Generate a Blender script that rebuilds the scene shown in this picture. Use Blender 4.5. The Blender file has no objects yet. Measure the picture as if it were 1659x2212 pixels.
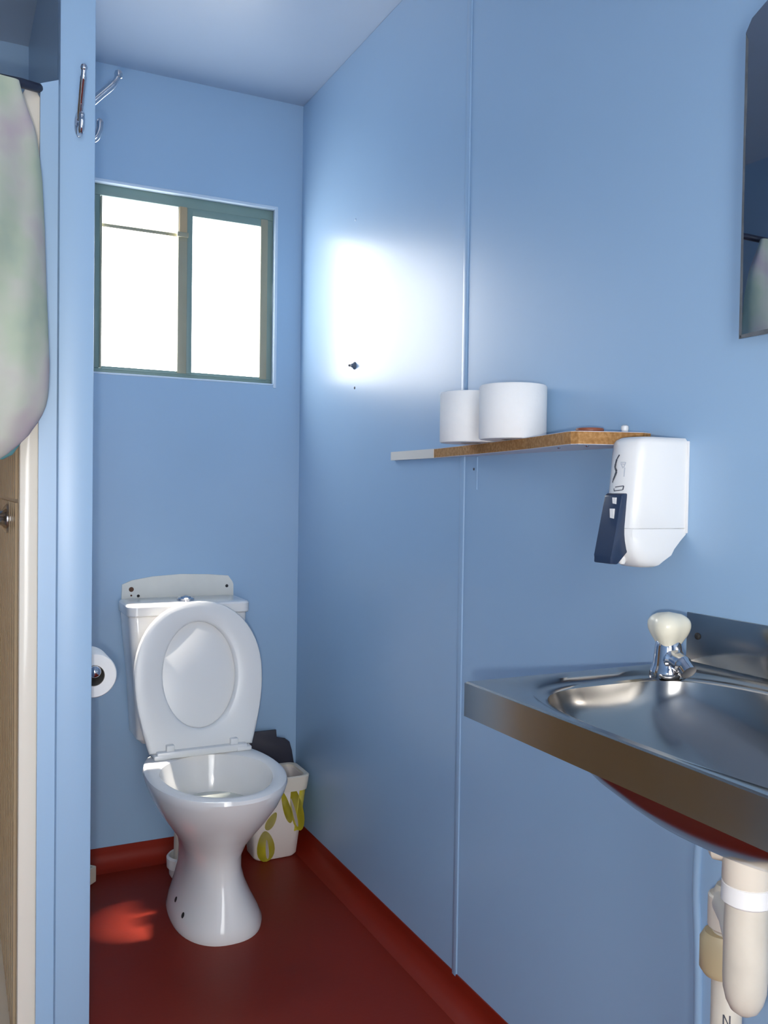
import bpy, bmesh, math, random
from math import sin, cos, pi, sqrt
from mathutils import Vector, Matrix
random.seed(4)
S = bpy.context.scene
COL = S.collection

# ------------------------------------------------------------------ camera
cd = bpy.data.cameras.new('camera'); cam = bpy.data.objects.new('camera', cd); COL.objects.link(cam)
YAW, PIT, ROL = 0.4551, -0.0231, 0.0143
CP = Vector((-1.0283, -2.7437, 1.1481))
fw = Vector((sin(YAW)*cos(PIT), cos(YAW)*cos(PIT), sin(PIT)))
rt = Vector((cos(YAW), -sin(YAW), 0)); up = rt.cross(fw)
r2 = rt*cos(ROL)+up*sin(ROL); u2 = -rt*sin(ROL)+up*cos(ROL)
M = Matrix((r2, u2, -fw)).transposed().to_4x4(); M.translation = CP
cam.matrix_world = M
cd.sensor_fit = 'AUTO'; cd.sensor_width = 36; cd.lens = 36*1911.66/2212
cd.clip_start = 0.02; cd.clip_end = 60
S.camera = cam

# ------------------------------------------------------------------ world, lights, exposure
w = bpy.data.worlds.new('sky'); S.world = w; w.use_nodes = True
bg = w.node_tree.nodes['Background']; bg.inputs[0].default_value = (0.93, 0.97, 1, 1); bg.inputs[1].default_value = 6.0
S.view_settings.view_transform = 'Standard'; S.view_settings.look = 'None'
S.view_settings.exposure = 0.0; S.view_settings.gamma = 1; S.view_settings.use_curve_mapping = False
PANE = 9.0
def light(name, kind, loc, direction, **k):
    l = bpy.data.lights.new(name, kind); o = bpy.data.objects.new(name, l); COL.objects.link(o)
    o.location = loc; o.rotation_euler = Vector(direction).to_track_quat('-Z', 'Y').to_euler()
    for a, b in k.items(): setattr(l, a, b)
    return o
light('sun', 'SUN', (0, 1, 3), (0.01, -0.40, -1.98), energy=170, angle=math.radians(6.5), color=(1, .93, .82))
light('camera_flash', 'AREA', CP - u2*0.045 - r2*0.03, fw, energy=9.3, shape='DISK', size=0.03, color=(1, .97, .93))
light('doorway_daylight', 'AREA', (-1.05, -3.62, 1.15), (0, 1, 0.0), energy=4.2, shape='RECTANGLE', size=0.42, size_y=1.7, color=(1, .97, .94))

# ------------------------------------------------------------------ helpers
def lin(c):
    return tuple(((x/255)/12.92 if x/255 <= .04045 else ((x/255+.055)/1.055)**2.4) for x in c)
def mat(name, rgb, rough=.5, metal=0, spec=.5, bump=0, bscale=200, var=0, vscale=8, coat=0, trans=0, emis=0, srgb=True, rvar=0, bstretch=None):
    m = bpy.data.materials.new(name); m.use_nodes = True
    nt = m.node_tree; b = nt.nodes['Principled BSDF']
    c = lin(rgb) if srgb else rgb
    b.inputs['Base Color'].default_value = (*c, 1); b.inputs['Roughness'].default_value = rough
    b.inputs['Metallic'].default_value = metal; b.inputs['Specular IOR Level'].default_value = spec
    b.inputs['Coat Weight'].default_value = coat; b.inputs['Transmission Weight'].default_value = trans
    if emis:
        b.inputs['Emission Color'].default_value = (1, .98, .93, 1); b.inputs['Emission Strength'].default_value = emis
    if bump or var or rvar:
        tc = nt.nodes.new('ShaderNodeTexCoord')
        mp = nt.nodes.new('ShaderNodeMapping'); nt.links.new(tc.outputs['Object'], mp.inputs[0])
        if bstretch: mp.inputs['Scale'].default_value = bstretch
    if bump:
        n = nt.nodes.new('ShaderNodeTexNoise'); n.inputs['Scale'].default_value = bscale; n.inputs['Detail'].default_value = 2
        nt.links.new(mp.outputs[0], n.inputs['Vector'])
        bm_ = nt.nodes.new('ShaderNodeBump'); bm_.inputs['Strength'].default_value = bump; bm_.inputs['Distance'].default_value = .001
        nt.links.new(n.outputs[0], bm_.inputs['Height']); nt.links.new(bm_.outputs[0], b.inputs['Normal'])
    if var or rvar:
        n = nt.nodes.new('ShaderNodeTexNoise'); n.inputs['Scale'].default_value = vscale; n.inputs['Detail'].default_value = 4
        nt.links.new(mp.outputs[0], n.inputs['Vector'])
    if var:
        mx = nt.nodes.new('ShaderNodeMix'); mx.data_type = 'RGBA'
        mx.inputs[6].default_value = (*[x*(1-var) for x in c], 1); mx.inputs[7].default_value = (*[min(1, x*(1+var)) for x in c], 1)
        nt.links.new(n.outputs[0], mx.inputs[0]); nt.links.new(mx.outputs[2], b.inputs['Base Color'])
    if rvar:
        mr = nt.nodes.new('ShaderNodeMapRange'); mr.inputs[3].default_value = rough-rvar; mr.inputs[4].default_value = rough+rvar
        nt.links.new(n.outputs[0], mr.inputs[0]); nt.links.new(mr.outputs[0], b.inputs['Roughness'])
    return m
def ramp_mat(name, stops, scale, rough=.6, bump=0, detail=3, kind='noise', stretch=None, interp='LINEAR'):
    m = bpy.data.materials.new(name); m.use_nodes = True; nt = m.node_tree; b = nt.nodes['Principled BSDF']
    b.inputs['Roughness'].default_value = rough
    tc = nt.nodes.new('ShaderNodeTexCoord'); mp = nt.nodes.new('ShaderNodeMapping'); nt.links.new(tc.outputs['Object'], mp.inputs[0])
    if stretch: mp.inputs['Scale'].default_value = stretch
    if kind == 'noise':
        n = nt.nodes.new('ShaderNodeTexNoise'); n.inputs['Detail'].default_value = detail
    else:
        n = nt.nodes.new('ShaderNodeTexVoronoi')
    n.inputs['Scale'].default_value = scale; nt.links.new(mp.outputs[0], n.inputs['Vector'])
    r = nt.nodes.new('ShaderNodeValToRGB'); r.color_ramp.interpolation = interp
    e = r.color_ramp.elements
    e[0].position = stops[0][0]; e[0].color = (*lin(stops[0][1]), 1); e[1].position = stops[-1][0]; e[1].color = (*lin(stops[-1][1]), 1)
    for p, c in stops[1:-1]:
        x = e.new(p); x.color = (*lin(c), 1)
    nt.links.new(n.outputs['Fac' if kind == 'noise' else 'Distance'], r.inputs[0]); nt.links.new(r.outputs[0], b.inputs['Base Color'])
    if bump:
        bb = nt.nodes.new('ShaderNodeBump'); bb.inputs['Strength'].default_value = bump; bb.inputs['Distance'].default_value = .002
        nt.links.new(n.outputs[0], bb.inputs['Height']); nt.links.new(bb.outputs[0], b.inputs['Normal'])
    return m
BLUE = (152, 183, 213)
M_wall = mat('blue_paint', BLUE, .42, spec=.45, bump=.04, bscale=60, var=.03, vscale=3, rvar=.03, coat=.5)
M_wall.node_tree.nodes['Principled BSDF'].inputs['Coat Roughness'].default_value = .25
M_post = mat('blue_post_paint', BLUE, .45, spec=.45, bump=.04, bscale=60, var=.03, vscale=3, coat=.6)
M_post.node_tree.nodes['Principled BSDF'].inputs['Coat Roughness'].default_value = .36
M_wall_dark = mat('blue_paint_matt', BLUE, .45, spec=.4, var=.04, vscale=3)
M_ceil = mat('ceiling_paint', (160, 178, 200), .45, bump=.05, bscale=40, var=.03, coat=.7)
M_ceil.node_tree.nodes['Principled BSDF'].inputs['Coat Roughness'].default_value = .3
M_floor = mat('red_vinyl', (128, 33, 14), .45, spec=.25, bump=.15, bscale=90, var=.18, vscale=5, rvar=.05)
M_cove = mat('red_vinyl_cove', (134, 34, 16), .5, spec=.25, var=.12, vscale=6)
M_alu = mat('green_grey_aluminium', (120, 143, 138), .45, metal=.0, var=.06, vscale=20)
M_aluk = mat('khaki_aluminium', (150, 148, 128), .45, var=.06, vscale=20)
M_reveal = mat('pale_blue_gloss', (196, 214, 232), .3)
M_pane = mat('frosted_pane', (250, 250, 250), .3, emis=PANE)
M_porc = mat('porcelain', (236, 233, 230), .10, spec=.6)
M_plas = mat('white_plastic', (235, 233, 231), .30)
M_seat = mat('seat_plastic', (232, 231, 229), .33)
M_plate = mat('unpainted_white_board', (224, 222, 214), .6, var=.05, vscale=30)
M_brown = mat('rusty_hole', (96, 66, 50), .8)
M_dark = mat('dark_hole', (36, 34, 34), .7)
M_chrome = mat('chrome', (205, 205, 210), .08, metal=1)
M_steel = mat('brushed_steel', (172, 168, 163), .17, metal=1, rvar=.04, vscale=25)
M_cream = mat('cream_plastic', (238, 230, 208), .22, spec=.5)
M_pvc = mat('pvc_white', (226, 216, 200), .35, var=.05, vscale=12)
M_pvcg = mat('pvc_dirty', (206, 197, 182), .45, var=.16, vscale=22)
M_pvcy = mat('pvc_yellowed', (196, 178, 140), .5, var=.08, vscale=12)
M_navy = mat('navy_plastic', (38, 52, 78), .22)
M_bag = mat('black_lid_plastic', (46, 46, 58), .4)
M_paper = mat('toilet_paper', (240, 239, 237), .9, bump=.4, bscale=160, var=.02, vscale=60)
M_card = mat('cardboard_core', (120, 112, 104), .9)
M_chip = ramp_mat('chipboard', [(0, (120, 78, 40)), (.42, (158, 112, 60)), (.6, (176, 130, 78)), (1, (206, 168, 118))], 160, .8, .4)
M_lam = mat('white_laminate', (226, 220, 208), .35)
M_lamtop = mat('shelf_laminate', (214, 214, 222), .4)
M_red = mat('terracotta_plastic', (150, 84, 58), .4)
M_stall = mat('stall_cream', (232, 224, 210), .16, spec=.5)
M_stallin = mat('stall_beige', (200, 174, 138), .30, var=.06, vscale=4)
M_groove = mat('stall_groove', (160, 140, 118), .6)
M_cloth = ramp_mat('curtain_cloth', [(.2, (140, 158, 148)), (.40, (172, 182, 160)), (.5, (184, 184, 172)), (.62, (178, 164, 168)), (.8, (160, 176, 168))], 7, .75, .15)
M_teal = mat('teal_cloth', (96, 150, 152), .8, var=.25, vscale=40)
M_rail = mat('dark_rail', (40, 44, 62), .4)
M_ink = mat('grey_ink', (70, 74, 84), .6)
M_inkl = mat('pale_ink', (196, 198, 204), .6)
M_bin = ramp_mat('bin_plastic_print', [(0, (232, 222, 212)), (.47, (232, 222, 212)), (.48, (196, 186, 80)), (.58, (202, 190, 70)), (.59, (236, 228, 214)), (1, (236, 228, 214))], 5, .4, 0, 1, interp='CONSTANT')
M_yel = ramp_mat('yellow_print', [(0, (216, 200, 40)), (.5, (206, 190, 50)), (1, (232, 220, 180))], 9, .4)
M_binw = mat('bin_white', (228, 216, 208), .4)
M_water = mat('water', (205, 208, 198), .03, spec=.6)
M_spot = mat('mirror_spoil', (92, 96, 100), .5, var=.6, vscale=45)
M_mirror = mat('silvered_glass', (190, 198, 210), .015, metal=1)

def link(name, bm, m, parent=None, smooth=True, loc=None):
    me = bpy.data.meshes.new(name); bmesh.ops.recalc_face_normals(bm, faces=bm.faces); bm.to_mesh(me); bm.free()
    if isinstance(m, (list, tuple)):
        for x in m: me.materials.append(x)
    else: me.materials.append(m)
    if smooth:
        me.polygons.foreach_set('use_smooth', [True]*len(me.polygons))
        try: me.set_sharp_from_angle(angle=math.radians(38))
        except Exception: pass
    o = bpy.data.objects.new(name, me); COL.objects.link(o)
    if parent: o.parent = parent; o.matrix_parent_inverse = Matrix.Translation(-(PL.get(parent.name, Vector((0, 0, 0)))))
    return o
PL = {}
def thing(name, label, cat, loc, group=None):
    o = bpy.data.objects.new(name, None); COL.objects.link(o); o.location = loc; o.empty_display_size = .05
    PL[o.name] = Vector(loc)
    o['label'] = label; o['category'] = cat
    if group: o['group'] = group
    return o
def tag(o, label, cat, group=None):
    o['label'] = label; o['category'] = cat
    if group: o['group'] = group
    return o
def struct(o, label=None, cat=None):
    o['kind'] = 'structure'
    if label: o['label'] = label
    if cat: o['category'] = cat
    return o
def box(bm, x0, x1, y0, y1, z0, z1, bev=0, seg=2):
    r = bmesh.ops.create_cube(bm, size=1)
    vs = r['verts']
    bmesh.ops.scale(bm, vec=(abs(x1-x0), abs(y1-y0), abs(z1-z0)), verts=vs)
    bmesh.ops.translate(bm, vec=((x0+x1)/2, (y0+y1)/2, (z0+z1)/2), verts=vs)
    if bev:
        es = list({e for v in vs for e in v.link_edges})
        bmesh.ops.bevel(bm, geom=es, offset=bev, segments=seg, affect='EDGES', profile=.5)
    return bm
def B(*a, **k): return box(bmesh.new(), *a, **k)
def loft(rings, cap0=True, cap1=True, bm=None, closed=True):
    bm = bm or bmesh.new(); rs = [[bm.verts.new(p) for p in r] for r in rings]
    n = len(rs[0])
    for a, b in zip(rs, rs[1:]):
        for i in range(n if closed else n-1):
            j = (i+1) % n
            try: bm.faces.new((a[i], a[j], b[j], b[i]))
            except ValueError: pass
    if cap0: bm.faces.new(rs[0][::-1])
    if cap1: bm.faces.new(rs[-1])
    return bm
def frame_axes(d):
    d = Vector(d).normalized(); a = Vector((0, 0, 1)) if abs(d.z) < .9 else Vector((1, 0, 0))
    u = d.cross(a).normalized(); return u, d.cross(u).normalized(), d
def lathe(base, axis, prof, n=40, bm=None, cap0=True, cap1=True):
    base = Vector(base); u, v, d = frame_axes(axis)
    return loft([[base+d*h+(u*cos(2*pi*i/n)+v*sin(2*pi*i/n))*max(r, 1e-4) for i in range(n)] for r, h in prof], cap0, cap1, bm)
def tube(pts, rad, n=16, bm=None):
    pts = [Vector(p) for p in pts]; rs = []
    t = (pts[1]-pts[0]).normalized(); u, v, _ = frame_axes(t)
    for i, p in enumerate(pts):
        a = pts[max(i-1, 0)]; b = pts[min(i+1, len(pts)-1)]; t = (b-a).normalized()
        u = (u - t*u.dot(t)).normalized(); v = t.cross(u)
        r = rad[i] if isinstance(rad, (list, tuple)) else rad
        rs.append([p+(u*cos(2*pi*k/n)+v*sin(2*pi*k/n))*r for k in range(n)])
    return loft(rs, bm=bm)
def smooth_pts(pts, k=6):
    pts = [Vector(p) for p in pts]; out = []
    P = [pts[0]]+pts+[pts[-1]]
    for i in range(1, len(P)-2):
        for j in range(k):
            t = j/k; p0, p1, p2, p3 = P[i-1:i+3]
            out.append(.5*((2*p1)+(-p0+p2)*t+(2*p0-5*p1+4*p2-p3)*t*t+(-p0+3*p1-3*p2+p3)*t**3))
    out.append(pts[-1]); return out
def prism(poly, axis, a, b, bev=0, bm=None):
    """poly in the plane normal to axis ('x': (y,z); 'y': (x,z); 'z': (x,y)), extruded a..b"""
    bm = bm or bmesh.new()
    f = {'x': lambda p, t: (t, p[0], p[1]), 'y': lambda p, t: (p[0], t, p[1]), 'z': lambda p, t: (p[0], p[1], t)}[axis]
    v0 = [bm.verts.new(f(p, a)) for p in poly]; v1 = [bm.verts.new(f(p, b)) for p in poly]
    n = len(poly)
    for i in range(n): bm.faces.new((v0[i], v0[(i+1) % n], v1[(i+1) % n], v1[i]))
    bm.faces.new(v0[::-1]); bm.faces.new(v1)
    if bev: bmesh.ops.bevel(bm, geom=list(bm.edges), offset=bev, segments=2, affect='EDGES', profile=.5)
    return bm
def dome(c, r, axis=(0, -1, 0), flat=.5, n=16):
    return lathe(c, axis, [(r*cos(a), r*flat*sin(a)) for a in [0, .3, .6, .9, 1.2, 1.5]], n)

# ------------------------------------------------------------------ room
H = 2.4; FY = -3.7; LX = -1.8
WX0, WX1, WZ0, WZ1 = -0.652, -0.0905, 1.490, 2.0535          # window opening
struct(link('floor', B(LX-.05, .05, FY-.05, .05, -.05, 0), M_floor, smooth=False), 'glossy dark red vinyl floor')
struct(link('ceiling', B(LX-.05, .05, FY-.05, .06, H, H+.05), M_ceil, smooth=False), 'pale blue grey painted ceiling')
bm = bmesh.new(); T = .036
for a in ((LX, WX0, 0, T, 0, H), (WX1, .05, 0, T, 0, H), (WX0, WX1, 0, T, 0, WZ0), (WX0, WX1, 0, T, WZ1, H)): box(bm, *a)
struct(link('wall_back', bm, M_wall, smooth=False), 'light blue back wall with window and toilet')
SY = -1.042
wr = bpy.data.objects.new('wall_right', None); COL.objects.link(wr); struct(wr, 'light blue right wall of painted panels')
cuts = [(0, SY+.006), (SY-.006, -2.25), (-2.254, FY)]
for (a, b) in cuts:
    link('wall_panel', B(0, .03, b, a, 0, H, bev=.0015, seg=1), M_wall, wr, smooth=False)
link('backing', B(.012, .05, FY, .04, 0, H), M_wall, wr, smooth=False)
link('joint_strip', B(-.0035, .02, SY-.009, SY+.009, .055, H, bev=.002), M_wall, wr)
link('filler_ridge', B(-.0022, .001, -1.103, -1.1005, 1.155, 1.226), M_wall, wr, smooth=False)
link('panel_screw', dome((-.0005, -1.088, 1.20), .003, (-1, 0, 0), .5), M_ink, wr)
struct(link('wall_left', B(LX-.05, LX, FY, 0, 0, H), M_wall_dark, smooth=False), 'light blue left wall beyond the shower')
bm = bmesh.new(); DX0, DX1 = -1.45, -.65
for a in ((LX, DX0, FY-.05, FY, 0, H), (DX1, 0, FY-.05, FY, 0, H), (DX0, DX1, FY-.05, FY, 2.08, H)): box(bm, *a)
struct(link('wall_front', bm, M_wall_dark, smooth=False), 'blue wall with the entrance doorway behind the camera')
# partition and its end post
struct(link('wall_partition', B(-.833, -.821, -1.06, 0, 0, H), M_wall, smooth=False), 'thin blue partition between shower and toilet')
struct(link('trim_1', B(-.8605, -.8015, -1.10, -1.055, 0, H, bev=.002), M_post), 'pale blue end post of the partition')
struct(link('trim_2', prism([(-.8905, 0), (-.8607, 0), (-.8607, 1.862), (-.8905, 1.850)], 'y', -1.078, -1.064), M_post, smooth=False), 'narrow blue filler board between shower and post')
# surface conduit below the basin
struct(link('trim_3', tube(smooth_pts([(-.002, -1.757, .64), (-.002, -1.753, .55), (-.002, -1.760, .44), (-.002, -1.762, .3), (-.002, -1.758, .05)]), .0065, 10), M_wall), 'thin painted blue cable cover on wall below basin')
# coved skirting
def cove(p):  # profile (distance from wall, height)
    return [(0, 0.062), (.003, .062), (.004, .045)]+[(.004+.040*(1-cos(t)), .042-.040*sin(t)) for t in [0, .3, .6, .9, 1.2, 1.5]]+[(.046, .0005), (0, .0005)]
pf = cove(0)
struct(link('baseboard_back', prism([(-d, z) for d, z in pf], 'x', -.821, 0), M_cove), 'red coved vinyl skirting on the back wall')
struct(link('baseboard_right', prism([(-d, z) for d, z in pf], 'y', FY, 0), M_cove), 'red coved vinyl skirting on the right wall')
# ------------------------------------------------------------------ window
win = bpy.data.objects.new('window_1', None); COL.objects.link(win); struct(win, 'green framed sliding window with frosted panes')
A0, A1 = .022, .034
def mem(name, x0, x1, z0, z1, m=M_alu, y0=A0, y1=A1, bev=.0015):
    return link(name, B(x0, x1, y0, y1, z0, z1, bev=bev), m, win)
mem('window_frame', WX0, WX1, 2.0205, WZ1, y0=.022); mem('window_frame', WX0, WX1, WZ0, 1.5065); mem('window_frame', WX0, -.631, 1.5065, 2.0205)
mem('window_frame', -.110, WX1, 1.5065, 2.0205)
mem('sash_stile', -.631, -.6255, 1.5065, 2.018, M_aluk, .018, .026); mem('sash_stile', -.400, -.372, 1.5065, 2.018, M_aluk, .012, .026)
mem('sash_stile', -.372, -.355, 1.5065, 2.018, M_alu, .014, .030)
mem('sash_stile', -.1335, -.110, 1.5065, 2.0205, M_aluk, .016, .03)
mem('sash_rail', -.372, -.110, 1.997, 2.0205, M_alu, .018, .03)
mem('sash_rail', -.6255, -.400, 1.9295, 1.9405, M_aluk, .028, .032); mem('sash_latch', -.404, -.370, 1.925, 1.940, M_aluk, .004, .013)
mem('sash_stile', -.398, -.375, 1.940, 2.018, mat('tan_timber', (170, 150, 118), .6, var=.1), .006, .013)
mem('sash_rail', -.6255, -.110, 1.503, 1.5125, M_alu, .018, .03)
mem('reveal_trim', WX1-.0015, WX1+.008, WZ0-.012, WZ1+.008, M_reveal, -.003, .0215); mem('reveal_trim', WX0, WX1-.0015, WZ1-.0015, WZ1+.008, M_reveal, -.003, .0215)
mem('reveal_trim', WX0, WX1-.0015, WZ0-.004, WZ0+.0015, M_reveal, -.002, .0215)
mem('pane', -.6255, -.400, 1.5125, 1.930, M_pane, .0295, .0315, 0); mem('pane', -.355, -.1335, 1.5125, 1.997, M_pane, .0245, .0265, 0)
# upper left vent is slid open: only daylight there

# ------------------------------------------------------------------ toilet
TX = -.397
toi = thing('toilet', 'white close coupled toilet with the lid raised, on red floor', 'toilet', (TX, -.42, 0))
def egg(z, yc, yf, yb, wd, n=56, p=2.0, cx=TX):
    o = []
    for i in range(n):
        t = 2*pi*i/n; c, s = cos(t), sin(t)
        ex = 2/p
        x = (abs(c)**ex)*(1 if c >= 0 else -1)*wd; y = (abs(s)**ex)*(1 if s >= 0 else -1)
        o.append((cx+x, yc+(y*(yb-yc) if y > 0 else y*(yc-yf)), z))
    return o
R = [ # z, yc, yfront, yback, halfwidth, p
 (0, -.42, -.600, -.22, .115, 2.3), (.012, -.42, -.603, -.22, .117, 2.3), (.035, -.42, -.597, -.215, .108, 2.3), (.07, -.42, -.586, -.21, .092, 2.2), (.11, -.42, -.572, -.20, .077, 2.1),
 (.15, -.42, -.562, -.19, .069, 2.1), (.19, -.42, -.562, -.18, .072, 2.1), (.225, -.42, -.580, -.17, .088, 2.1), (.26, -.43, -.612, -.16, .111, 2.1),
 (.30, -.44, -.652, -.16, .138, 2.1), (.34, -.45, -.684, -.16, .160, 2.1), (.375, -.455, -.704, -.16, .174, 2.1), (.392, -.455, -.710, -.16, .179, 2.1), (.400, -.455, -.707, -.165, .177, 2.1), (.403, -.455, -.700, -.175, .171, 2.1),
 (.403, -.455, -.680, -.29, .150, 2.0), (.399, -.455, -.674, -.30, .143, 2.0), (.385, -.455, -.668, -.305, .139, 2.0), (.35, -.455, -.655, -.315, .128, 2.0), (.30, -.455, -.622, -.335, .102, 2.0), (.25, -.455, -.58, -.34, .095, 2.0), (.22, -.455, -.54, -.37, .07, 2.0), (.21, -.455, -.50, -.41, .03, 2.0)]
pan_ = link('pan', loft([egg(z, a, b, c, d, p=p, cx=TX+.010*max(0, 1-z/.2)) for z, a, b, c, d, p in R]), M_porc, toi)
link('water', loft([egg(.3045, -.455, -.628, -.332, .105), egg(.3050, -.455, -.626, -.334, .104)]), M_water, pan_)
# base flange lugs with fixing holes on the left side
bm = bmesh.new()
link('pan_flange', loft([[(x+.012, y, z) for x, y, z in egg(z, -.38, -.52, -.24, wd, n=40)] for z, wd in [(.0, .108), (.02, .109), (.045, .103), (.075, .080)]]), M_porc, toi)
for (x, y, z) in [(-.4870, -.4879, .0452), (-.4883, -.4146, .0555)]:
    link('fixing_hole', dome((x, y, z), .0075, (-.9, -.1, .38), .2), M_dark, toi)
# drain collar with pipe behind the pan
link('drain_pipe', tube(smooth_pts([(-.39, -.21, .20), (-.40, -.165, .17), (-.402, -.155, .11), (-.402, -.155, .03)]), .033, 20), M_pvc, toi)
link('drain_collar', lathe((-.402, -.155, 0), (0, 0, 1), [(.040, .002), (.046, .012), (.047, .030), (.053, .034), (.054, .062), (.049, .068), (.045, .066), (.044, .03)], 32), M_plas, toi)
# cistern
def rrect(x0, x1, y0, y1, z, r, n=6):
    o = []
    for cx, cy, a0 in ((x1-r, y1-r, 0), (x0+r, y1-r, pi/2), (x0+r, y0+r, pi), (x1-r, y0+r, 3*pi/2)):
        for k in range(n+1):
            a = a0+pi/2*k/n; o.append((cx+r*cos(a), cy+r*sin(a), z))
    return o
CX0, CX1 = -.574, -.222
def cis(z, i, r=.025): return rrect(CX0+i, CX1-i, -.180+i*.6, -.006, z, r)
link('cistern', loft([cis(.405, .045), cis(.42, .030), (cis(.60, .018)), cis(.72, .006), cis(.775, .002), cis(.7795, .0045)]), M_porc, toi)
link('cistern_lid', loft([rrect(CX0-.002, CX1+.002, -.186, -.006, .781, .026), rrect(CX0-.004, CX1+.004, -.189, -.005, .784, .028), rrect(CX0-.004, CX1+.004, -.189, -.005, .808, .028), rrect(CX0, CX1, -.185, -.008, .813, .026), rrect(CX0+.01, CX1-.01, -.175, -.016, .8145, .02)]), M_porc, toi)
link('flush_button', lathe((-.397, -.11, .8145), (0, 0, 1), [(.026, 0), (.026, .006), (.022, .009), (.018, .008), (.016, .012), (.006, .0145), (0, .015)], 28), M_chrome, toi)
# raised seat and lid
LV = .415
V0 = Vector((TX+.006, -.272, .412)); vd = Vector((0, .062, .408)).normalized(); nd = Vector((0, -vd.z, vd.y))  # towards the room
def outline(L, wmax, wbot, n=64, inset=0, vmid=.205):
    """points (u,v) anticlockwise"""
    pts = []
    top = [(pi*k/28) for k in range(29)]
    for a in top: pts.append(((wmax-inset)*(abs(cos(a))**.92)*(1 if cos(a) >= 0 else -1), vmid+(L-vmid-inset)*abs(sin(a))**.95))
    for k in range(1, 9):
        t = 1-k/8; pts.append((-(wbot+(wmax-wbot)*sin(pi/2*t))+inset, inset+(vmid-inset)*t))
    for k in range(1, 8): pts.append((-(wbot-inset)+2*(wbot-inset)*k/8, inset))
    for k in range(0, 8):
        t = k/8; pts.append(((wbot+(wmax-wbot)*sin(pi/2*t))-inset, inset+(vmid-inset)*t))
    return pts
def P3(u, v, d): return V0+Vector((u, 0, 0))+vd*v+nd*d
ot = outline(LV, .184, .146)
def plate(Lv, w1, w2, d0, d1, b=.004):
    return loft([[P3(u, v, d0) for u, v in outline(Lv, w1, w2, inset=b)], [P3(u, v, d0+b*.7*(1 if d1 > d0 else -1)) for u, v in outline(Lv, w1, w2)],
                 [P3(u, v, d1-b*.7*(1 if d1 > d0 else -1)) for u, v in outline(Lv, w1, w2)], [P3(u, v, d1) for u, v in outline(Lv, w1, w2, inset=b)]])
link('lid', plate(.408, .182, .144, 0.0, .011), M_seat, toi)
inn = []
for (u, v) in ot:
    a = math.atan2(v-.205, u/.184*.2)
    inn.append((.105*cos(a)*1.0, .207+.150*sin(a)))
def rr(s, d):
    return [P3(o[0]*(1-s)+i[0]*s, o[1]*(1-s)+i[1]*s, d) for o, i in zip(ot, inn)]
bm = loft([rr(0.03, .0125), rr(0, .015), rr(0, .025), rr(.03, .029), rr(.10, .031), rr(.5, .031), rr(.9, .029), rr(.97, .026), rr(1, .021), rr(1, .0125), rr(0.03, .0125)], False, False)
bmesh.ops.remove_doubles(bm, verts=bm.verts, dist=1e-6)
link('seat', bm, M_seat, toi)
bm = bmesh.new()
box(bm, TX-.124, TX+.132, -.320, -.290, .4035, .424, bev=.005)
hb = link('hinge_bar', bm, M_seat, toi)
for sx in (-.110, .122):
    link('hinge_block', B(TX+sx-.022, TX+sx+.022, -.322, -.262, .4032, .4165, bev=.004), M_seat, toi)
    link('hinge_block', B(TX+sx*.78-.011, TX+sx*.78+.011, -.315, -.285, .420, .440, bev=.003), M_seat, toi)
# ------------------------------------------------------------------ board on wall over cistern
pl = thing('backing_board', 'white unpainted board with rusty screw holes behind the cistern', 'board', (-.39, 0, .80))
ol = [(-.566, .800), (-.564, .856), (-.535, .868), (-.472, .878), (-.387, .883), (-.30, .880), (-.236, .874), (-.222, .855), (-.219, .846), (-.2185, .800)]
link('board', prism(ol, 'y', -.0045, 0), M_plate, pl, smooth=False)
for x, z, r in ((-.5368, .8404, .0075), (-.516, .8199, .0045), (-.2403, .8416, .005), (-.5368, .822, .003)):
    link('screw_hole', dome((x, -.0045, z), r, (0, -1, 0), .2), M_brown if x < -.53 else M_dark, pl)
# ------------------------------------------------------------------ bin
bn = thing('waste_bin', 'small white bin with yellow print and open black lid, behind toilet', 'bin', (-.115, -.10, 0))
def br(z, i, r=.028): 
    t = z/.255
    return rrect(-.186-.018*t+i, -.046+.026*t-i, -.158-.022*t+i, -.052+.012*t-i, z, r-i*.5)
link('body', loft([br(.002, .006), br(.010, 0), br(.12, 0), br(.250, 0), br(.255, .002), br(.252, .010), br(.10, .012), br(.03, .014)]), M_binw, bn)
link('liner_rim', loft([br(.215, -.005), br(.235, -.006), br(.258, -.006), br(.262, -.001), br(.259, .009), br(.225, .010)], False, False), M_pvc, bn)
# printed yellow leaves on the body (flat print lying on the front and side)
def leaf(cx, cz, rx, rz, tilt=0, side=False):
    pts = []
    for k in range(20):
        a = 2*pi*k/20; u = rx*cos(a)*(1-.25*sin(a)); v = rz*sin(a)
        u, v = u*cos(tilt)-v*sin(tilt), u*sin(tilt)+v*cos(tilt)
        z = cz+v; t = z/.255
        pts.append((cx+u, -.158-.022*t-.0012, z))
    b_ = bmesh.new(); b_.faces.new([b_.verts.new(p) for p in pts])
    g = bmesh.ops.solidify(b_, geom=list(b_.faces), thickness=.0008); return b_
for i, (cx, cz, rx, rz, tl) in enumerate([(-.155, .050, .028, .050, .1), (-.058, .155, .020, .074, .22), (-.092, .165, .012, .055, .3), (-.140, .128, .014, .03, -.5)]):
    link('printed_leaf', leaf(cx, cz, rx, rz, tl), M_yel, bn, smooth=False)
for i, (cx, cz, rx, rz, tl) in enumerate([(-.150, .040, .005, .032, .1), (-.066, .145, .005, .050, .28)]):
    b_ = leaf(cx, cz, rx, rz, tl); bmesh.ops.translate(b_, vec=(0, -.001, 0), verts=b_.verts)
    link('printed_stripe', b_, M_binw, bn, smooth=False)
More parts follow.
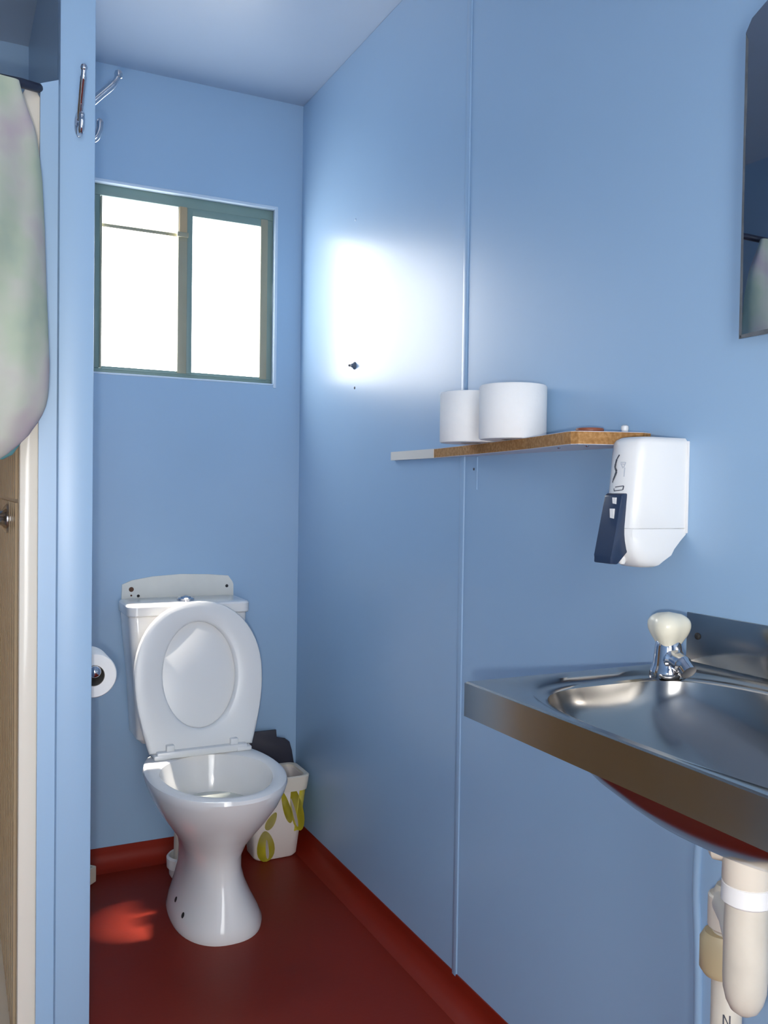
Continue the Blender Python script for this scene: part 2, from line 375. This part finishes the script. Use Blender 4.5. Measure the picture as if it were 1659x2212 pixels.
# yellow side print on the wall-facing right corner
link('side_print', loft([[(p[0]-.0, p[1], p[2]) for p in br(z, -.0016)[21:] + br(z, -.0016)[:1]] for z in (.085, .14, .20, .232)], False, False, closed=False), M_yel, bn)
link('lid', prism([(-.205, .245), (-.205, .372), (-.080, .372), (-.080, .346), (-.050, .341), (-.034, .328), (-.026, .30), (-.016, .245)], 'y', -.036, -.028, bev=.0015), M_bag, bn)

# ------------------------------------------------------------------ toilet roll + holder on partition, brush tub
th = thing('roll_holder', 'chrome toilet roll arm on the partition near the post', 'holder', (-.821, -.77, .80))
link('arm', tube(smooth_pts([(-.821, -.66, .80), (-.79, -.66, .80), (-.762, -.665, .785), (-.7575, -.68, .7645), (-.7575, -.78, .7625), (-.7575, -.828, .7625)]), .006, 12), M_chrome, th)
link('wall_plate', lathe((-.8208, -.66, .80), (1, 0, 0), [(.022, 0), (.022, .004), (.012, .008)], 24), M_chrome, th)
link('end_cap', dome((-.7575, -.826, .7625), .013, (0, -1, 0), .8), M_chrome, th)
tr = thing('toilet_roll', 'part used white toilet roll peeking out beside the post', 'toilet roll', (-.7575, -.76, .72))
def roll(c, axis, ro, ri, h, parent, taper=0):
    link('paper', lathe(c, axis, [(ri, 0), (ro-.002, 0), (ro, .003), (ro, h-.003), (ro-.002, h), (ri, h)], 56, None, False, False), M_paper, parent)
    link('core', lathe(c, axis, [(ri, 0), (ri, h), (ri-.0012, h), (ri-.0012, 0), (ri, 0)], 40, None, False, False), M_card, parent)
roll((-.7575, -.815, .752), (0, 1, 0), .047, .022, .1, tr)
bt = thing('storage_tub', 'cream plastic tub corner on the floor beside the post', 'tub', (-.71, -.10, 0))
def dm(z, i): 
    return [(-.71+(.062-i)*a, -.10+(.05-i)*b, z) for a, b in ((1, 0), (.2, 1), (-.9, .8), (-.9, -.8), (.2, -1))]
link('tub', loft([dm(.001, .008), dm(.006, 0), dm(.05, -.0), dm(.052, .003), dm(.05, .006), dm(.012, .008)]), M_cream, bt)

# ------------------------------------------------------------------ coat hooks
def hook(name, base, out, label, s=1.0):
    """base on the surface, out = unit direction away from it"""
    o = thing(name, label, 'hook', base); b = Vector(base); d = Vector(out); zz = Vector((0, 0, 1))
    u = d.cross(zz).normalized()
    rings = []
    for k in range(7):
        t = -1+2*k/6; r = sqrt(max(0, 1-t*t))
    pts = []
    def pr(off, sc): return [b+d*off+u*(.0105*s*sc*cos(a))+zz*(-.030*s+.030*s*sc*sin(a)) for a in [2*pi*i/24 for i in range(24)]]
    link('back_plate', loft([pr(0, 1), pr(.0035, .97), pr(.006, .75)]), M_chrome, o)
    up_ = smooth_pts([b+d*.004+zz*(-.020*s), b+d*.022*s+zz*(-.006*s), b+d*.048*s+zz*.022*s, b+d*.070*s+zz*.046*s, b+d*.078*s+zz*.062*s])
    link('upper_arm', tube(up_, [.0068*s]*(len(up_)-6)+[.0055*s]*6, 12), M_chrome, o)
    link('upper_knob', lathe(up_[-1]-zz*.006*s, (0, 0, 1), [(.002, -.0), (.0065*s, .003), (.0075*s, .008*s), (.006*s, .013*s), (.001, .016*s)], 16), M_chrome, o)
    lo = smooth_pts([b+d*.004+zz*(-.040*s), b+d*.020*s+zz*(-.058*s), b+d*.038*s+zz*(-.056*s), b+d*.046*s+zz*(-.040*s), b+d*.047*s+zz*(-.028*s)])
    link('lower_arm', tube(lo, .0062*s, 12), M_chrome, o)
    link('lower_knob', lathe(lo[-1]-zz*.005*s, (0, 0, 1), [(.002, 0), (.006*s, .003), (.0065*s, .007*s), (.005*s, .011*s), (.001, .014*s)], 16), M_chrome, o)
    return o
hook('coat_hook', (-.829, -1.1, 1.806), (0, -1, 0), 'small chrome coat hook on the front of the blue post', .78)
hook('coat_hook', (-.821, -.92, 1.893), (1, 0, 0), 'chrome double coat hook sticking out behind the blue post', 1.12)

# ------------------------------------------------------------------ wall plug
wp = thing('wall_plug', 'small broken grey wall plug in the right wall', 'wall plug', (0, -.44, 1.504))
link('plug', lathe((0, -.44, 1.504), (-1, 0, 0), [(.011, 0), (.010, .003), (.007, .005), (.004, .012), (.0, .012)], 16), mat('plug_grey', (92, 104, 120), .6), wp)
link('prong', tube([(-.004, -.432, 1.505), (-.008, -.418, 1.507)], .003, 8), M_dark, wp)
tag(link('screw', dome((0, -.4413, 1.441), .004, (-1, 0, 0), .5), M_ink), 'tiny dark screw just below the broken wall plug', 'screw')
tag(link('screw', dome((0, -.432, 1.917), .004, (-1, 0, 0), .5), M_reveal), 'tiny pale screw high on the right wall near corner', 'screw')

# ------------------------------------------------------------------ shelf
SZ0, SZ1 = 1.2285, 1.2500
sh = thing('wall_shelf', 'narrow chipboard offcut shelf with rough sawn edge on right wall', 'shelf', (-.05, -1.2, SZ0))
poly = [(-.0005, -.700), (-.008, -.702), (-.010, -.925), (-.045, -1.17), (-.086, -1.40), (-.115, -1.52), (-.128, -1.57), (-.130, -1.590), (-.124, -1.602), (-.10, -1.612), (-.022, -1.638), (-.0005, -1.632)]
link('board', prism(poly, 'z', SZ0+.0008, SZ1-.0008), M_chip, sh, smooth=False)
def ins(pl_, d): return [(x+(d if x < -.001 else 0), y) for x, y in pl_]
link('top_laminate', prism(ins(poly, .0004), 'z', SZ1-.0008, SZ1), M_lamtop, sh, smooth=False)
link('bottom_laminate', prism(ins(poly, .0004), 'z', SZ0, SZ0+.0008), M_lamtop, sh, smooth=False)
link('edge_strip', prism([(-.008, -.700), (-.011, -.700), (-.0125, -.926), (-.010, -.926)], 'z', SZ0, SZ1), M_lam, sh, smooth=False)
for y in (-1.50, -1.575):
    link('bracket_screw', dome((-.085, y, SZ0), .0035, (0, 0, -1), .7), M_chrome, sh)
RG = 'spare toilet rolls on the shelf'
for (x, y, lab) in ((-.0665, -1.180, 'far white toilet roll on shelf, partly hidden by the other'), (-.0665, -1.331, 'near white toilet roll standing whole on the shelf')):
    t = thing('toilet_roll', lab, 'toilet roll', (x, y, SZ1), RG)
    roll((x, y, SZ1+.0005), (0, 0, 1), .064, .021, .102, t)
dk = thing('bottle_cap', 'flat reddish brown disc lying on the shelf end', 'cap', (-.06, -1.555, SZ1))
link('cap', lathe((-.062, -1.553, SZ1+.0003), (0, 0, 1), [(.0225, 0), (.0235, .002), (.0235, .0075), (.0225, .009), (.018, .0095), (.017, .0085)], 36), M_red, dk)
ft = thing('wall_fixing', 'small white plug stuck in wall above shelf end', 'wall plug', (0, -1.58, 1.255))
link('fixing', lathe((-.008, -1.578, SZ1+.0003), (0, 0, 1), [(.0035, 0), (.0055, .004), (.0065, .010), (.006, .014), (.003, .016)], 16), M_plas, ft)
# ------------------------------------------------------------------ soap dispenser
sd = thing('soap_dispenser', 'white wall soap dispenser with a navy push lever', 'soap dispenser', (0, -1.678, 1.14))
DYC, DHW = -1.678, .036
def fx(y, base): return -(base + .013*(1-((y-DYC)/DHW)**2))
def dring(z, xb, base, ins=0):
    n = 12; pts = []
    hw = DHW-ins
    for k in range(n+1):
        y = DYC-hw+2*hw*k/n
        e = abs(y-DYC)/hw
        x = fx(y, base)
        if k in (0, n): x = x*.90
        pts.append((x, y, z))
    return [(-xb, DYC-hw, z)]+pts+[(-xb, DYC+hw, z)]
def ib(z):  # front depth at height
    T_ = [(1.038, .070), (1.045, .082), (1.055, .090), (1.07, .0965), (1.09, .099), (1.10, .099), (1.225, .0885), (1.233, .084), (1.238, .072)]
    for (a, va), (b_, vb) in zip(T_, T_[1:]):
        if a <= z <= b_: return va+(vb-va)*(z-a)/(b_-a)
    return T_[0][1] if z < 1.04 else T_[-1][1]
up_r = [dring(z, .001, ib(z), i) for z, i in ((1.0975, .001), (1.0985, 0), (1.15, 0), (1.21, 0), (1.228, .0), (1.2335, .0015), (1.2375, .005))]
link('cover', loft(up_r), M_plas, sd)
lo_r = [dring(z, xb, ib(z), i) for z, xb, i in ((1.0375, .058, .010), (1.041, .050, .005), (1.047, .044, .002), (1.056, .030, 0), (1.0655, .024, 0), (1.078, .012, 0), (1.088, .001, 0), (1.0965, .001, 0), (1.0972, .001, .001))]
link('lower_housing', loft(lo_r), M_plas, sd)
link('back_plate', B(-.003, 0, DYC-DHW-.004, DYC+DHW, 1.09, 1.233, bev=.001), M_plas, sd)
LP = [(-.099, 1.151), (-.111, 1.1505), (-.1155, 1.147), (-.124, 1.10), (-.1335, 1.055), (-.1345, 1.0435), (-.120, 1.0425), (-.100, 1.062), (-.097, 1.078)]
lv = link('push_lever', prism(LP, 'y', DYC-.0185, DYC+.0205, bev=.0022), M_navy, sd)
for z0, z1, o_ in ((1.134, 1.144, 0), (1.112, 1.127, .0)):
    link('lever_slot', prism([(DYC-.010+o_, z0), (DYC-.002+o_, z0+.001), (DYC-.001, z1), (DYC-.0085, z1)], 'x', -.1255+(z0-1.1)*.21, -.1155+(z0-1.1)*.21), M_plas, lv, smooth=False)
link('nozzle', lathe((-.100, -1.683, 1.050), (0, 0, -1), [(.006, -.01), (.006, .004), (.004, .008)], 14), M_plas, sd)
# printed mark on the cover
def ink(pts2, m, name):
    b_ = bmesh.new(); f = [b_.verts.new((fx(y, ib(z))-.0006, y, z)) for y, z in pts2]; b_.faces.new(f)
    return link(name, b_, m, sd, smooth=False)
def stroke(p, q, wdt, m, name='logo_stroke'):
    (y0, z0), (y1, z1) = p, q; L = sqrt((y1-y0)**2+(z1-z0)**2); ny, nz = -(z1-z0)/L*wdt*.9, (y1-y0)/L*wdt*.55
    k = max(1, int(L/.002)); b_ = bmesh.new(); rows = []
    for i in range(k+1):
        y, z = y0+(y1-y0)*i/k, z0+(z1-z0)*i/k
        rows.append([b_.verts.new((fx(yy, ib(zz))-.0005, yy, zz)) for yy, zz in ((y+ny, z+nz), (y-ny, z-nz))])
    for u_, v_ in zip(rows, rows[1:]): b_.faces.new((u_[0], u_[1], v_[1], v_[0]))
    return link(name, b_, m, sd, smooth=False)
LY, LZ = DYC+.002, 1.186   # +y is to the left in the picture
Sg = [(.000, .024), (.006, .017), (.0085, .010), (.0095, .004), (.006, .0015), (.004, -.002), (.007, -.008), (.012, -.015), (.0135, -.019)]
for i in range(len(Sg)-1): stroke((LY+Sg[i][0], LZ+Sg[i][1]), (LY+Sg[i+1][0], LZ+Sg[i+1][1]), (.0018, .0026, .0030, .0030, .0030, .0030, .0028, .0018)[i], M_ink)
for a, b_ in (((-.004, .012), (-.014, .012)), ((-.004, .010), (-.012, .009)), ((-.014, .012), (-.011, .004)), ((-.006, .009), (-.010, .003)), ((-.013, .004), (-.013, -.010))): stroke((LY+a[0], LZ+a[1]), (LY+b_[0], LZ+b_[1]), .0012, M_inkl, 'faint_print')
for a, b_ in (((.004, -.026), (-.014, -.024)), ((.006, -.032), (-.013, -.030)), ((-.014, -.024), (-.013, -.030)), ((.006, -.032), (.007, -.028))): stroke((LY+a[0], LZ+a[1]), (LY+b_[0], LZ+b_[1]), .0012, M_ink, 'logo_stroke')

# ------------------------------------------------------------------ basin
BX, BY0, BY1, BZ = -.405, -1.727, -2.33, .894
bs = thing('hand_basin', 'stainless steel wall hand basin with oval bowl and deep front apron', 'basin', (-.2, -2.03, .85))
bcx, bcy, brx, bry = -.213, -2.048, .158, .235
N = 72
def ell(rx, ry, z, sh_=0): return [(bcx+rx*cos(2*pi*i/N)*(1), bcy+ry*sin(2*pi*i/N), z) for i in range(N)]
def sell(rx, ry, z, p=2.5): 
    o = []
    for i in range(N):
        a = 2*pi*i/N; c, s_ = cos(a), sin(a)
        o.append((bcx+rx*abs(c)**(2/p)*(1 if c >= 0 else -1), bcy+ry*abs(s_)**(2/p)*(1 if s_ >= 0 else -1), z))
    return o
def rect_ring(z, ins=0):
    x0, x1, y0, y1 = BX+ins, -.002-ins*.0, BY1+ins, BY0-ins
    o = []
    for i in range(N):
        a = 2*pi*i/N; c, s_ = cos(a), sin(a)
        hx, hy = (x1-x0)/2, (y1-y0)/2; k = min(hx/abs(c) if abs(c) > 1e-9 else 1e9, hy/abs(s_) if abs(s_) > 1e-9 else 1e9)
        o.append([(x0+x1)/2+c*k, (y0+y1)/2+s_*k, z])
    for cx_, cy_ in ((x0, y0), (x0, y1), (x1, y0), (x1, y1)):
        j = min(range(N), key=lambda q: (o[q][0]-cx_)**2+(o[q][1]-cy_)**2); o[j][0] = cx_; o[j][1] = cy_
    return [tuple(p) for p in o]
rings = [rect_ring(BZ-.002), rect_ring(BZ, .002), sell(.181, .290, BZ, 3.4), sell(.176, .285, BZ-.004, 3.4), sell(.171, .273, BZ-.0055, 3.5), sell(.166, .266, BZ-.006, 3.6), sell(.163, .263, BZ-.009, 3.5)]
for k in range(1, 13):
    t = k/12; a = t*pi/2; q = cos(a)**.80 if k < 12 else .08
    rings.append(sell(.163*q, .263*q, BZ-.009-.126*sin(a), 3.5-1.4*min(1, 2.0*t)))
link('bowl', loft(rings, False, True), M_steel, bs)
def apr(z, i=0): return [(BX+i, BY1, z), (BX+i, BY0-i, z), (-.003, BY0-i, z)]
bm = bmesh.new(); box(bm, BX-.0008, BX+.0004, BY1, BY0+.0008, BZ-.047, BZ-.0018); box(bm, BX+.0004, -.003, BY0-.0004, BY0+.0008, BZ-.047, BZ-.0018); box(bm, BX+.0004, BX+.012, BY1, BY0-.0004, BZ-.047, BZ-.046)
link('apron', bm, M_steel, bs, smooth=False)
ur = [sell(.166*q, .266*q, BZ-.013-.126*sin(t*pi/2), 3.5-1.4*min(1, 2.0*t)) for t, q in [(t, (cos(t*pi/2)**.84 if t < 1 else .1)) for t in [0, .1, .2, .3, .4, .5, .6, .7, .8, .9, .97]]]
link('bowl_underside', loft(ur, False, True), M_steel, bs)
link('splashback', B(-.0035, -.0005, BY1, -1.7225, BZ-.001, .9685, bev=.0008), M_steel, bs)
link('waste', lathe((bcx, bcy, BZ-.1345), (0, 0, 1), [(.030, 0), (.030, .002), (.024, .003), (.020, .001)], 32), M_chrome, bs)
link('splashback_screw', dome((-.0035, -1.745, .934), .0055, (-1, 0, 0), .5), M_dark, bs)
# ------------------------------------------------------------------ tap
TPX, TPY = -.100, -1.784
tp = thing('tap', 'short chrome basin tap with a cream plastic handle', 'tap', (TPX, TPY, BZ))
link('tap_body', lathe((TPX, TPY, BZ-.006), (0, 0, 1), [(.024, 0), (.0255, .004), (.0245, .010), (.0225, .014), (.021, .020), (.020, .030), (.0185, .044), (.0165, .052), (.012, .056)], 36), M_chrome, tp)
link('spout', tube(smooth_pts([(TPX+.001, TPY+.002, BZ+.018), (TPX-.002, TPY-.016, BZ+.020), (TPX-.004, TPY-.034, BZ+.016), (TPX-.005, TPY-.046, BZ+.008)]), [.017]*7+[.0135]*6+[.0115]*6, 16), M_chrome, tp)
rg = []
for k in range(17):
    t = k/16; z = BZ+.036+.051*t
    r = .0155+.0155*sin(min(1, t/.62)*pi/2)**1.3 if t < .62 else .031*sqrt(max(0.0, 1-((t-.62)/.38)**2.2))
    r = max(r, .0005)
    rg.append([(TPX+r*(1+.13*cos(3*(a+.35)))*cos(a)*.93, TPY+r*(1+.13*cos(3*(a+.35)))*sin(a)*.93, z) for a in [2*pi*i/48 for i in range(48)]])
link('tap_handle', loft(rg), M_cream, tp)
# ------------------------------------------------------------------ bottle trap and waste pipe
bx, by = -.190, -2.012
wt = thing('waste_trap', 'dirty white plastic bottle trap and waste pipe hanging under the basin', 'pipe', (bx, by, .54))
link('tail_nut', lathe((bx, by, 0), (0, 0, 1), [(.018, .742), (.0275, .738), (.0285, .700), (.026, .695)], 36), M_pvc, wt)
link('lock_ring', lathe((bx, by, 0), (0, 0, 1), [(.0255, .698), (.0285, .696), (.0290, .676), (.0255, .673)], 20), M_plas, wt)
link('bottle', lathe((bx, by, 0), (0, 0, 1), [(.0240, .682), (.0250, .65), (.0250, .585), (.0242, .570), (.021, .557), (.016, .547), (.008, .541), (.001, .540)], 40), M_pvcg, wt)
link('side_nut', lathe((bx-.004, by+.020, .735), (-.5, .8, 0), [(.018, 0), (.021, .004), (.021, .020), (.016, .024)], 20), M_pvcg, wt)
link('outlet', tube([(bx, by+.01, .625), (bx+.035, by+.05, .625), (bx+.074, by+.10, .618)], .018, 20), M_pvc, wt)
px, py = -.112, -1.915
wpz = wt
link('pipe', lathe((px, py, 0), (0, 0, 1), [(.0195, .001), (.0195, .63), (.015, .64)], 32), M_pvcg, wpz)
link('nut', lathe((px-.002, py, 0), (0, 0, 1), [(.022, .628), (.0245, .626), (.0245, .586), (.022, .583)], 16), M_pvc, wpz)
link('coupling', lathe((px-.008, py+.004, 0), (0, 0, 1), [(.021, .578), (.0265, .568), (.0265, .530), (.021, .522)], 28), M_pvcy, wpz)
bm = bmesh.new()
for pts in ([(-.004, -.008), (-.004, .008), (-.0022, .008), (-.0022, -.008)], [(-.004, .008), (.004, -.008), (.0055, -.008), (-.0022, .008)], [(.0038, -.008), (.0038, .008), (.0055, .008), (.0055, -.008)]):
    d_ = (CP-Vector((px, py, .44))); d_.z = 0; d_.normalize(); u_ = Vector((-d_.y, d_.x, 0))
    bm.faces.new([bm.verts.new(Vector((px, py, .470))+d_*.0200+u_*a+Vector((0, 0, b_))) for a, b_ in pts])
link('printed_letter', bm, M_ink, wpz, smooth=False)

# ------------------------------------------------------------------ mirror
MT = .030
mr = thing('wall_mirror', 'frameless mirror with spoiled edges on the right wall', 'mirror', (0, -2.1, 1.375))
mp_ = [(-1.829, 1.372), (-2.42, 1.372), (-2.42, 1.845), (-1.866, 1.832), (-1.839, 1.818), (-1.829, 1.802)]
link('glass', prism(mp_, 'x', -.0055, -.0005), M_mirror, mr, smooth=False)
sp = [(-1.8295, 1.373), (-1.8335, 1.373), (-1.8335, 1.44), (-1.8325, 1.55), (-1.8325, 1.66), (-1.8335, 1.70), (-1.8335, 1.79), (-1.8295, 1.80)]
link('worn_edge', prism(sp, 'x', -.0060, -.0056), M_spot, mr, smooth=False)
rs = [(-1.830, 1.3725)]+[(-1.832-.02*k, 1.3725) for k in range(1, 30)]
link('worn_edge', prism(rs[:1]+rs[-1:]+[(y, 1.3765+.0035*random.random()) for y, z in rs[::-1]], 'x', -.0060, -.0056), M_spot, mr, smooth=False)
for ch in mr.children:
    for v in ch.data.vertices: v.co.x -= MT*(v.co.y+2.42)
link('backing', prism([(-1.840, 1.40), (-2.40, 1.40), (-2.40, 1.79), (-1.840, 1.79)], 'x', -.0004, 0), M_dark, mr, smooth=False)
link('spacer', B(-.0165, 0, -1.86, -1.838, 1.395, 1.79), M_dark, mr, smooth=False)

# ------------------------------------------------------------------ shower stall
st = thing('shower_stall', 'cream plastic shower stall with ribbed beige inner wall left of post', 'shower', (-1.33, -.55, 0))
XR = -.9205
bm = bmesh.new()
prism([(XR, .12), (-.888, .12), (-.888, 1.83), (-.897, 1.848), (-.912, 1.848), (XR, 1.83)], 'y', -1.062, -1.045, bev=.004, bm=bm)
link('front_flange', bm, M_stall, st)
link('side_panel', B(XR, XR+.012, -1.047, -.03, .06, 1.84), M_stallin, st, smooth=False)
link('back_panel', B(-1.79, XR, -.045, -.03, .06, 1.84), M_stallin, st, smooth=False)
link('far_panel', B(-1.79, -1.778, -1.05, -.03, .06, 1.84), M_stallin, st, smooth=False)
y = -.98
while y > -1.04: break
for k in range(16):
    y = -1.02+k*.062
    link('wall_rib', prism([(XR, y), (XR-.004, y+.006), (XR-.004, y+.040), (XR, y+.046)], 'z', 1.125 if k % 1 == 0 else 1.1, 1.80), M_stallin, st, smooth=False)
    link('wall_rib', prism([(XR, y), (XR-.004, y+.006), (XR-.004, y+.040), (XR, y+.046)], 'z', .12, 1.118), M_stallin, st, smooth=False)
tb = bmesh.new()
box(tb, -1.79, -.888, -1.075, -1.02, .0, .165, bev=.012); box(tb, -1.79, XR, -1.03, -.04, 0, .08)
link('tray', tb, M_stall, st)
sx = thing('shower_mixer', 'chrome shower tap knob on the stall side wall', 'tap', (XR, -.80, 1.085))
link('tap_base', lathe((XR-.004, -.80, 1.083), (-1, 0, 0), [(.030, 0), (.030, .004), (.018, .012), (.012, .03)], 24), M_chrome, sx)
b_ = lathe((XR-.028, -.80, 1.083), (-1, 0, 0), [(.014, 0), (.027, .006), (.031, .020), (.027, .036), (.012, .041)], 6)
link('tap_knob', b_, M_chrome, sx)
# rail and curtain
rl = tag(link('shower_rail', tube([(-1.79, -1.13, 1.822), (-.955, -1.13, 1.822), (-.925, -1.12, 1.826), (-.893, -1.075, 1.842)], .008, 12), M_rail), 'dark shower curtain rail above the stall front', 'rail')
cu = thing('shower_curtain', 'pale green and pink shower curtain bunched up at left edge', 'curtain', (-1.08, -1.15, 1.2))
ed = [(1.812, -.930), (1.79, -.924), (1.735, -.903), (1.66, -.893), (1.576, -.889), (1.46, -.886), (1.344, -.882), (1.30, -.884), (1.274, -.889), (1.25, -.902), (1.234, -.915), (1.214, -.935), (1.196, -.958), (1.185, -.985), (1.180, -1.02)]
def cxr(z):
    for (a, va), (b, vb) in zip(ed, ed[1:]):
        if b <= z <= a: return va+(vb-va)*(z-a)/(b-a)
    return ed[-1][1]
rgs = []; zs = [1.812-.632*(k/44) for k in range(45)]
for z in zs:
    xr = cxr(z); xl = -1.26-.02*sin(z*7)+(.1*max(0, (1.26-z)/.08) if z < 1.26 else 0); cx_ = (xr+xl)/2; hw_ = (xr-xl)/2
    yd = .028+.055*min(1, (1.812-z)/.25)*(1 if z > 1.26 else max(.35, (z-1.17)/.09))
    ring = []
    for i in range(96):
        a = 2*pi*i/96; fold = 1+.10*sin(11*a+3*sin(z*6))*abs(sin(a))+.05*sin(5*a+z*9)*abs(sin(a))
        ring.append((cx_+hw_*cos(a), -1.165+yd*sin(a)*fold-.012*sin(z*8+cos(a)*4), z+.012*sin(a*3)*(1 if z < 1.25 else 0)))
    rgs.append(ring)
link('cloth', loft(rgs), M_cloth, cu)
link('hem', loft([[(-.9385+.016*cos(a)*s_+dx, -1.16+.012*sin(a)*s_, z) for a in [2*pi*i/20 for i in range(20)]] for z, s_, dx in ((1.245, .6, .006), (1.232, 1, .004), (1.215, .95, -.004), (1.20, .8, -.012), (1.192, .3, -.018))]), M_teal, cu)
# entrance door frame behind the camera
struct(link('door_1', B(DX0-.04, DX0, FY-.06, FY+.02, 0, 2.12), mat('timber', (120, 86, 56), .5, var=.1)), 'brown timber door jamb behind the camera')
